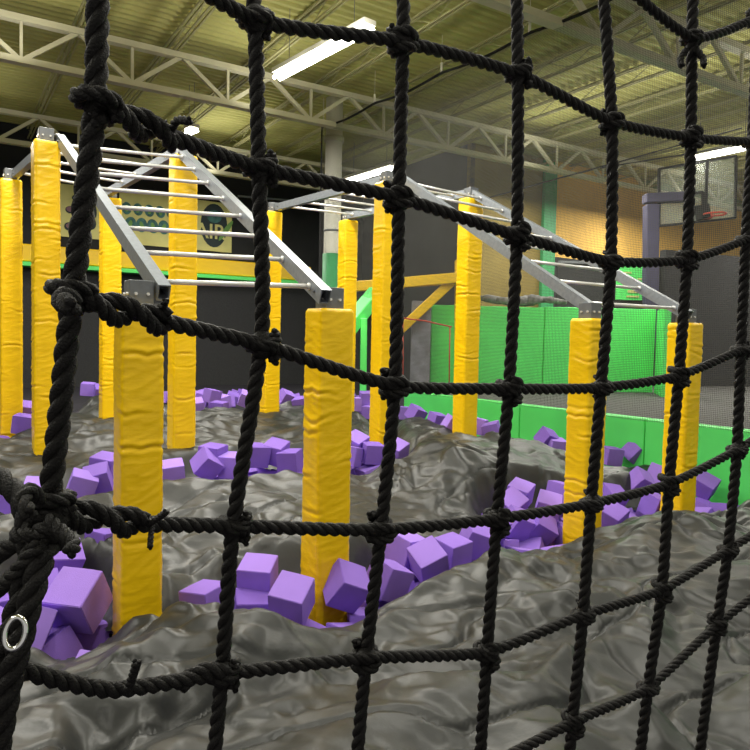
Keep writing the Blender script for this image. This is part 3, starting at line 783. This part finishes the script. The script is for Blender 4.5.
# column
cb = Vector((at(331, 300, 15).x, 15, FLOOR_Z)); cw = .185
zg = at(331, 254, 15).z
root = empty('support_column', cb, 'tall white steel column with dark green padding round its lower part', 'column')
mb = MB(); mb.tube([Vector((cb.x, 15, FLOOR_Z)), Vector((cb.x, 15, ZC-.3))], cw-.008, 24); mb.build('column_shaft', M_white, root, smooth=True)
mb = MB(); mb.tube([Vector((cb.x, 15, FLOOR_Z)), Vector((cb.x, 15, zg))], cw+.012, 24); mb.build('green_pad', M_greend, root, smooth=True)
mb = MB(); zz = at(331, 231, 15).z; mb.tube([Vector((cb.x, 15, zz-.02)), Vector((cb.x, 15, zz+.02))], cw+.004, 24); mb.build('strap', M_steeld, root, smooth=True)
mb = MB(); mb.tube([Vector((cb.x, 15, ZC-1.2)), Vector((cb.x, 15, ZC-1.1))], cw+.03, 24); mb.build('column_collar', M_cream, root, smooth=True)

# safety netting on a cable
n0 = at(322, 127, 14.7); n1 = at(500, 46, 10.5); nd = Vector((n1.x-n0.x, n1.y-n0.y, 0)).normalized(); L = 11.5
root = empty('safety_netting', Vector((n0.x, n0.y, .7)), 'fine dark safety netting hung from a sagging cable in front of the tan walls', 'netting', rz=math.atan2(nd.y, nd.x))
zc_ = n0.z
def cabz(t): # gentle sags between hangers
    return zc_ + (n1.z-n0.z)*(t/ (n1-n0).length)*1.0 - .06*abs(math.sin(t*math.pi/1.9))
nx = 80; nzg = 40; P = np.zeros((nzg+1, nx+1, 3))
for i in range(nx+1):
    t = L*i/nx; ztop = cabz(t)
    for j in range(nzg+1):
        z = .75+(ztop-.75)*j/nzg; P[j, i] = (t, .05*math.sin(t*3.1)*(1-j/nzg)+.02*math.sin(t*9), z-.7)
g = grid_mesh('net_sheet', P, M_net); g.parent = root
mb = MB(); pts = [Vector((n0.x, n0.y, 0))+nd*(L*i/60) + Vector((0, 0, cabz(L*i/60))) for i in range(61)]; mb.tube(pts, .022, 8); mb.build('top_cable', M_dark, root, smooth=True)
mb = MB(); mb.tube([Vector((n0.x, n0.y, .75)), Vector((n0.x, n0.y, zc_))], .016, 8); mb.build('edge_cord', M_dark, root, smooth=True)
for t in (0.05, 1.9, 3.8, 5.7, 7.6):
    mb = MB(); p = Vector((n0.x, n0.y, 0))+nd*t; z = cabz(t)
    mb.tube([p+Vector((0, 0, z)), p+Vector((0, 0, z+.16))], .02, 8); mb.tube([p+Vector((0, 0, z+.14)), p+Vector((0, 0, ZC-.4))], .004, 6); mb.build('cable_hanger', M_white, root, smooth=True)
# slanting stay cables
mb = MB()
mb.tube([at(480, 200, 13.5), at(742, 128, 12.5)], .014, 6); mb.tube([at(600, 168, 13.2), at(742, 145, 12.5)], .012, 6)
tag(mb.build('stay_cable', M_dark), 'pair of thin dark cables slanting across the upper right in front of the tan wall', 'cable')

# ------------------------------------------------------------------ pit border, deck and dasher walls on the right
ZB = EYE.z-.95
nrm = Vector((BORDD.y, -BORDD.x, 0))
def bord(t): return BORD0+BORDD*t
ts = [-5.2, -3.1, -1.0, 1.10, 3.2, 5.3]
tt = -7.3; k = 0
bl = ['green vinyl border pad of the pit, %s' % s for s in ('rightmost beyond the frame edge', 'at the right edge of the picture', 'behind the far right yellow post', 'between the right-hand yellow posts', 'right of the tall fourth post', 'farthest left, beside the middle far post')]
segs = [(-7.4, -4.6), (-4.6, -1.8), (-1.8, 1.04), (1.04, 3.9), (3.9, 6.5)]
# seam in the photo at px 645: find t there
r_ = ray(645, 420); 
def t_at(px):
    best = min(np.arange(-8, 9, .02), key=lambda t: abs(375+F*((bord(t)+Vector((0,0,ZB))-EYE).dot(RT)/(bord(t)+Vector((0,0,ZB))-EYE).dot(fwd))-px)); return float(best)
cuts = [-6.0, t_at(740)-1.2, t_at(645), t_at(520), t_at(404)]
bd = ['partly past the right edge of the picture', 'behind the rightmost yellow post', 'behind the left foot post of the right ladder', 'farthest away, ending beside the third net rope']
for i in range(4):
    t0, t1 = cuts[i]+.008, cuts[i+1]-.008; c = bord((t0+t1)/2)+nrm*.1
    mb = MB(); mb.obox(Vector((c.x, c.y, (ZB+FLOOR_Z)/2)), BORDD*((t1-t0)/2), nrm*.10, Vector((0, 0, (ZB-FLOOR_Z)/2)))
    tag(mb.build('border_pad', M_green, bevel=.012), 'bright green border pad along the pit, '+bd[i], 'border pad', 'green border pads')
te = cuts[-1]
mb = MB(); c0 = bord(te)+nrm*.2; 
dk = [bord(-9)+nrm*.2, bord(-9)+nrm*16, bord(te)+nrm*10, bord(te+0)+nrm*.2]
mb._add([Vector((p.x, p.y, z)) for z in (ZB-.06, ZB-.3) for p in dk], [(0, 1, 2, 3), (7, 6, 5, 4), (0, 4, 5, 1), (1, 5, 6, 2), (2, 6, 7, 3), (3, 7, 4, 0)])
tag(mb.build('floor.001', M_deckmat), kind='structure')
# green end pad of the border turning back
mb = MB(); p = bord(te)+nrm*.1; mb.obox(Vector((p.x, p.y, (ZB+FLOOR_Z)/2))+BORDD*.1+nrm*.5, BORDD*.09, nrm*.6, Vector((0, 0, (ZB-FLOOR_Z)/2)))
# far green court wall pads
def pad_wall(name, p, q, z0, z1, material, label, cat='wall padding', t=.12, group=None):
    d = (q-p); d.z = 0; n = d.normalized().cross(Vector((0, 0, 1))); c = (p+q)/2; mb = MB()
    mb.obox(Vector((c.x, c.y, (z0+z1)/2)), d/2, n*(t/2), Vector((0, 0, (z1-z0)/2)))
    return tag(mb.build(name, material, bevel=.012), label, cat, group)
pa = at(432, 303, 15.0); pb = at(655, 309.5, 15.2); pc = at(668, 316, 13.8)
zt1 = pb.z
pm_ = pa.lerp(pb, .5)
pad_wall('court_wall_pad', pa, pm_-Vector((.01, 0, 0)), ZB-.06, at(480, 306, 15).z, M_green, 'green padded court wall half on the left, behind the bright-sided tall post', group='court wall pads')
pad_wall('court_wall_pad', pm_+Vector((.01, 0, 0)), pb, ZB-.06, zt1, M_green, 'green padded court wall half on the right, behind the foot of the right ladder', group='court wall pads')
pad_wall('court_wall_pad', pb+Vector((.07, -.1, 0)), pc, ZB-.06, zt1-.02, M_green, 'short green padded court wall return facing the rightmost post', group='court wall pads')
pg = pad_wall('grey_crash_mat', at(412, 301, 14.6), at(431, 302, 14.6), ZB-.06, at(412, 301, 14.6).z, mat('grey_mat', (.22, .22, .25), .7, var=.3, vscale=4), 'grey mottled mat standing at the left end of the green court wall', 'crash mat', t=.25)
# folded grey netting above the court wall
mb = MB(); rr = random.Random(2); pts = []; rad = []
for i in range(41):
    p = at(476+i*2.25, 301, 15.2); pts.append(Vector((p.x, 15.2+.05*math.sin(i*.9), zt1+.13+.03*math.sin(i*.23+1)))); rad.append(max(.04, (.11+.02*math.sin(i*.35)+rr.uniform(-.015, .015))*math.sin(math.pi*(i+1.5)/43)**.6))
mb.tube(pts, rad, 14)
tag(mb.build('folded_netting', mat('grey_bundle', (.16, .16, .15), .9, var=.4, vscale=12), smooth=True), 'grey bundle of netting lying on top of the green court wall', 'netting bundle')
# dark carpeted wall to the right
pd, pe = at(664, 300, 17.5), at(800, 300, 19.5)
zdk = at(700, 254, 18.2).z
wall('wall_right.003', Vector((pd.x, pd.y, 0)), Vector((pe.x, pe.y, 0)), ZB-.3, zdk, M_carpet, side=-1, t=.2)
# poster
p0, p1 = at(618, 266, 17.3), at(659, 266, 17.3); zl, zh = at(640, 300, 17.3).z, at(640, 266, 17.3).z
root = empty('wall_poster', Vector(((p0.x+p1.x)/2, 17.35, zl)), 'green poster with pale yellow-green markings on a dark board, right of centre', 'poster')
mb = MB(); mb.obox(Vector(((p0.x+p1.x)/2, 17.38, (zl+zh)/2)), Vector(((p1.x-p0.x)/2, 0, 0)), Vector((0, .03, 0)), Vector((0, 0, (zh-zl)/2))); mb.build('poster_board', M_green, root)
mb = MB()
for (x, z, w_, h_) in ((.25, .8, .2, .04), (.6, .62, .18, .05), (.25, .42, .2, .06), (.45, .25, .35, .08), (.4, .1, .3, .05)):
    mb.obox(Vector((p0.x+(p1.x-p0.x)*x, 17.34, zl+(zh-zl)*z)), Vector((w_*(p1.x-p0.x)/2, 0, 0)), Vector((0, .008, 0)), Vector((0, 0, (zh-zl)*h_/2)))
mb.build('poster_print', M_banner, root)
root2 = empty('dark_board', Vector((at(590, 300, 17.6).x, 17.6, 2)), 'dark grey board behind the rungs of the right ladder', 'board')
p0, p1 = at(558, 262, 17.6), at(661, 262, 17.6); zl = ZB-.06; zh = at(600, 263, 17.6).z
mb = MB(); mb.obox(Vector(((p0.x+p1.x)/2, 17.65, (zl+zh)/2)), Vector(((p1.x-p0.x)/2, 0, 0)), Vector((0, .05, 0)), Vector((0, 0, (zh-zl)/2))); mb.build('board_panel', M_carpet, root2)
mb = MB(); mb.bar(Vector((p0.x, 17.57, zh)), Vector((p1.x, 17.57, zh)), .06, .06); mb.build('board_rim', M_steeld, root2)

# navy padded frame + basketball backboard
root = empty('basketball_hoop', at(690, 300, 16), 'basketball hoop with clear backboard on a navy padded frame, upper right', 'basketball hoop')
Yh = 16.5
def hp(px, py, d=0): return at(px, py, Yh+d)
mb = MB(); mb.bar(hp(651, 205), hp(650, 345), .30, .30, up=Vector((0, 1, 0))); mb.bar(hp(644, 199), hp(686, 197), .22, .30, up=Vector((0, 1, 0))); mb.build('padded_frame', M_navy, root, bevel=.03)
q = [hp(659, 169), hp(736, 156), hp(735, 218), hp(659, 226)]
mb = MB()
for i in range(4): mb.bar(q[i], q[(i+1) % 4], .05, .07, up=Vector((0, 1, 0)))
mb.bar(hp(707, 162), hp(705, 220), .06, .08, up=Vector((0, 1, 0)))
mb.build('backboard_frame', M_dark, root)
mb = MB(); mb._add([p+Vector((0, e, 0)) for e in (-.01, .01) for p in q], [(0, 1, 2, 3), (7, 6, 5, 4), (0, 4, 5, 1), (1, 5, 6, 2), (2, 6, 7, 3), (3, 7, 4, 0)]); mb.build('backboard_glass', M_clear, root)
mb = MB(); t_ = [hp(692, 193, -.05), hp(703, 192, -.05), hp(703, 206, -.05), hp(692, 207, -.05)]
for i in range(4): mb.bar(t_[i], t_[(i+1) % 4], .05, .05, up=Vector((0, 1, 0)))
mb.bar(hp(697, 213, -.1), hp(705, 212, -.1), .3, .5, up=Vector((0, 1, 0)))
mb.build('target_square', M_dark, root)
c = hp(715, 214, -.45); mb = MB(); mb.tube([c+Vector((math.cos(a)*.23, math.sin(a)*.23, 0)) for a in [2*math.pi*i/24 for i in range(25)]], .02, 8, cap=False); mb.bar(c+Vector((0, .22, 0)), c+Vector((0, .45, 0)), .12, .1); mb.build('rim', M_red, root)
# green tinted wall patch high up behind the hoop
p0, p1 = on_a(640, 178, AR-.05), on_a(745, 178, AR-.05)
mb = MB(); mb.obox(ab(AR-.05, (p0.dot(B)+p1.dot(B))/2, on_a(700, 178, AR).z), B*((p1.dot(B)-p0.dot(B))/2), A*.03, Vector((0, 0, .75)))
tag(mb.build('green_wall_panel', mat('pale_green_panel', (.20, .28, .13), .8, var=.4, vscale=1.5)), 'dull green wall panel high behind the basketball backboard', 'wall panel')

# yellow frame pieces and green brace behind the tall middle posts
def pbar(p, q, w, h, material, name, parent): 
    mb = MB(); mb.bar(p, q, w, h); return mb.build(name, material, parent, bevel=.02)
root = empty('yellow_climbing_frame', at(420, 330, 14.2), 'yellow padded beam with a diagonal brace behind the two tall middle posts', 'climbing frame')
pbar(at(352, 287, 14.6), at(470, 277, 14.2), .22, .21, M_yel, 'padded_beam', root)
pbar(at(462, 272, 14.4), at(398, 332, 14.4), .18, .19, M_yel, 'diagonal_brace', root)
pbar(at(460, 260, 14.5), at(459, 420, 14.5), .2, .2, M_yel, 'padded_upright', root)
root = empty('green_slide', at(360, 330, 12.6), 'bright green padded slide edge rising between the slim post and the third tall post', 'slide')
pbar(at(330, 350, 12.6), at(378, 291, 13.4), .35, .22, M_green, 'slide_edge', root)
pbar(at(378, 293, 13.4), at(376, 395, 13.4), .25, .2, M_greend, 'slide_support', root)
pbar(at(364, 318, 12.9), at(363, 399, 12.9), .12, .12, M_green, 'slide_leg', root)
# red rail at end of court wall
root = empty('red_rail', at(420, 322, 14.0), 'thin red rail in front of the grey mat by the green court wall', 'rail')
mb = MB(); mb.tube([at(402, 318, 14.2), at(425, 321, 14.2), at(452, 327, 14.2)], .016, 8); mb.tube([at(403, 318, 14.2), at(403, 395, 14.2)], .014, 8); mb.tube([at(450, 326, 14.2), at(449, 395, 14.2)], .014, 8)
mb.build('rail_tube', M_red, root, smooth=True)
# steel framework up by the black wall (grey channel at left of the back wall)
mb = MB(); mb.bar(on_a(20, 232, ABACK-1), on_a(480, 232, ABACK-1), .02, .02)
mb = MB(); mb.bar(on_a(238, 196, ABACK-.6), on_a(330, 204, ABACK-.6), .05, .05)
tag(mb.build('wall_conduit', M_steel), 'thin grey conduit running along the black back wall left of the white column', 'conduit')

# ------------------------------------------------------------------ lamps
def lamp(px0, py0, px1, py1, hl, label, r=.085, power=260, extend=0):
    def p(px, py): 
        rr = ray(px, py); return EYE+rr*(hl/rr.z)
    a_, b_ = p(px0, py0), p(px1, py1)
    if extend: b_ = a_+(b_-a_).normalized()*extend
    d = (b_-a_).normalized(); sd = d.cross(Vector((0, 0, 1)))
    root = empty('strip_light', (a_+b_)/2+Vector((0, 0, .1)), label, 'ceiling light', 'ceiling strip lights')
    mb = MB(); mb.bar(a_+Vector((0, 0, .10)), b_+Vector((0, 0, .10)), .22, .08); mb.build('light_housing', M_white, root, bevel=.01)
    for s in (-.055, .055):
        mb = MB(); mb.tube([a_+sd*s, b_+sd*s], .034, 10); mb.build('light_tube', M_lamp, root, smooth=True)
    mb = MB()
    for e in (a_.lerp(b_, .15), a_.lerp(b_, .85)): mb.tube([e+Vector((0, 0, .13)), Vector((e.x, e.y, ZC))], .006, 6)
    mb.build('hanging_wire', M_steeld, root)
lamp(277, 78, 345, 42, 4.35, 'bright twin-tube strip light at top left of centre', extend=2.5)
lamp(347, 182, 394, 168, 4.35, 'smaller-looking strip light seen low behind the third net rope')
lamp(188, 133, 193, 131, 4.35, 'tiny distant strip light seen just above the left ladder', extend=.3)
lamp(690, 160, 737, 150, 4.35, 'strip light at upper right, glowing above the basketball backboard', extend=1.5)
# hall lighting: area lamps without fixtures standing in for strip lights, plus added ones
def area(loc, sx, sy, power, rot=(0, 0, 0), col=(1, .97, .88)):
    l = bpy.data.lights.new('added_hall_light', 'AREA'); l.shape = 'RECTANGLE'; l.size = sx; l.size_y = sy; l.energy = power; l.color = col
    o = bpy.data.objects.new('added_hall_light', l); COL.objects.link(o); o.location = loc; o.rotation_euler = rot
def net_gap(p):
    v = Vector((p.x-n0.x, p.y-n0.y, 0)); return abs(v.dot(Vector((nd.y, -nd.x, 0))))
for a_, pw in ((1.5, 95), (4.8, 122), (8.4, 172), (11.1, 172)):
    for b_ in (-4.5, 1, 6.5, 12, 18):
        p = ab(a_, b_, ZC-1.25)
        if net_gap(p) < 1.3: p = p-B*1.6
        area(p, .35, 2.4, pw, rot=(0, 0, ANG)); area(p+Vector((0, 0, .1)), .35, 2.4, 26, rot=(math.pi, 0, ANG))  # upward lamp of each pair is added to brighten the ceiling
for b_ in (13.5, 17.5):
    area(ab(12.6, b_, ZC-1.25), .35, 2.4, 190, rot=(0, 0, ANG))  # added without a fixture, to brighten the tan wall on the right
for b_ in (-6, 0, 6): 
    p = ab(16.6, b_, ZC-1.25); area(p, .35, 2.4, 150, rot=(0, 0, ANG)); area(p+Vector((0, 0, .1)), .35, 2.4, 26, rot=(math.pi, 0, ANG))  # second lamp faces up, again added for the ceiling

w = bpy.data.worlds.new('world'); scene.world = w; w.use_nodes = True
bg = w.node_tree.nodes['Background']; bg.inputs[0].default_value = (1, .97, .90, 1); bg.inputs[1].default_value = .44
vs = scene.view_settings; vs.view_transform = 'Standard'; vs.look = 'None'; vs.gamma = 1; vs.use_curve_mapping = False; vs.exposure = 0.0
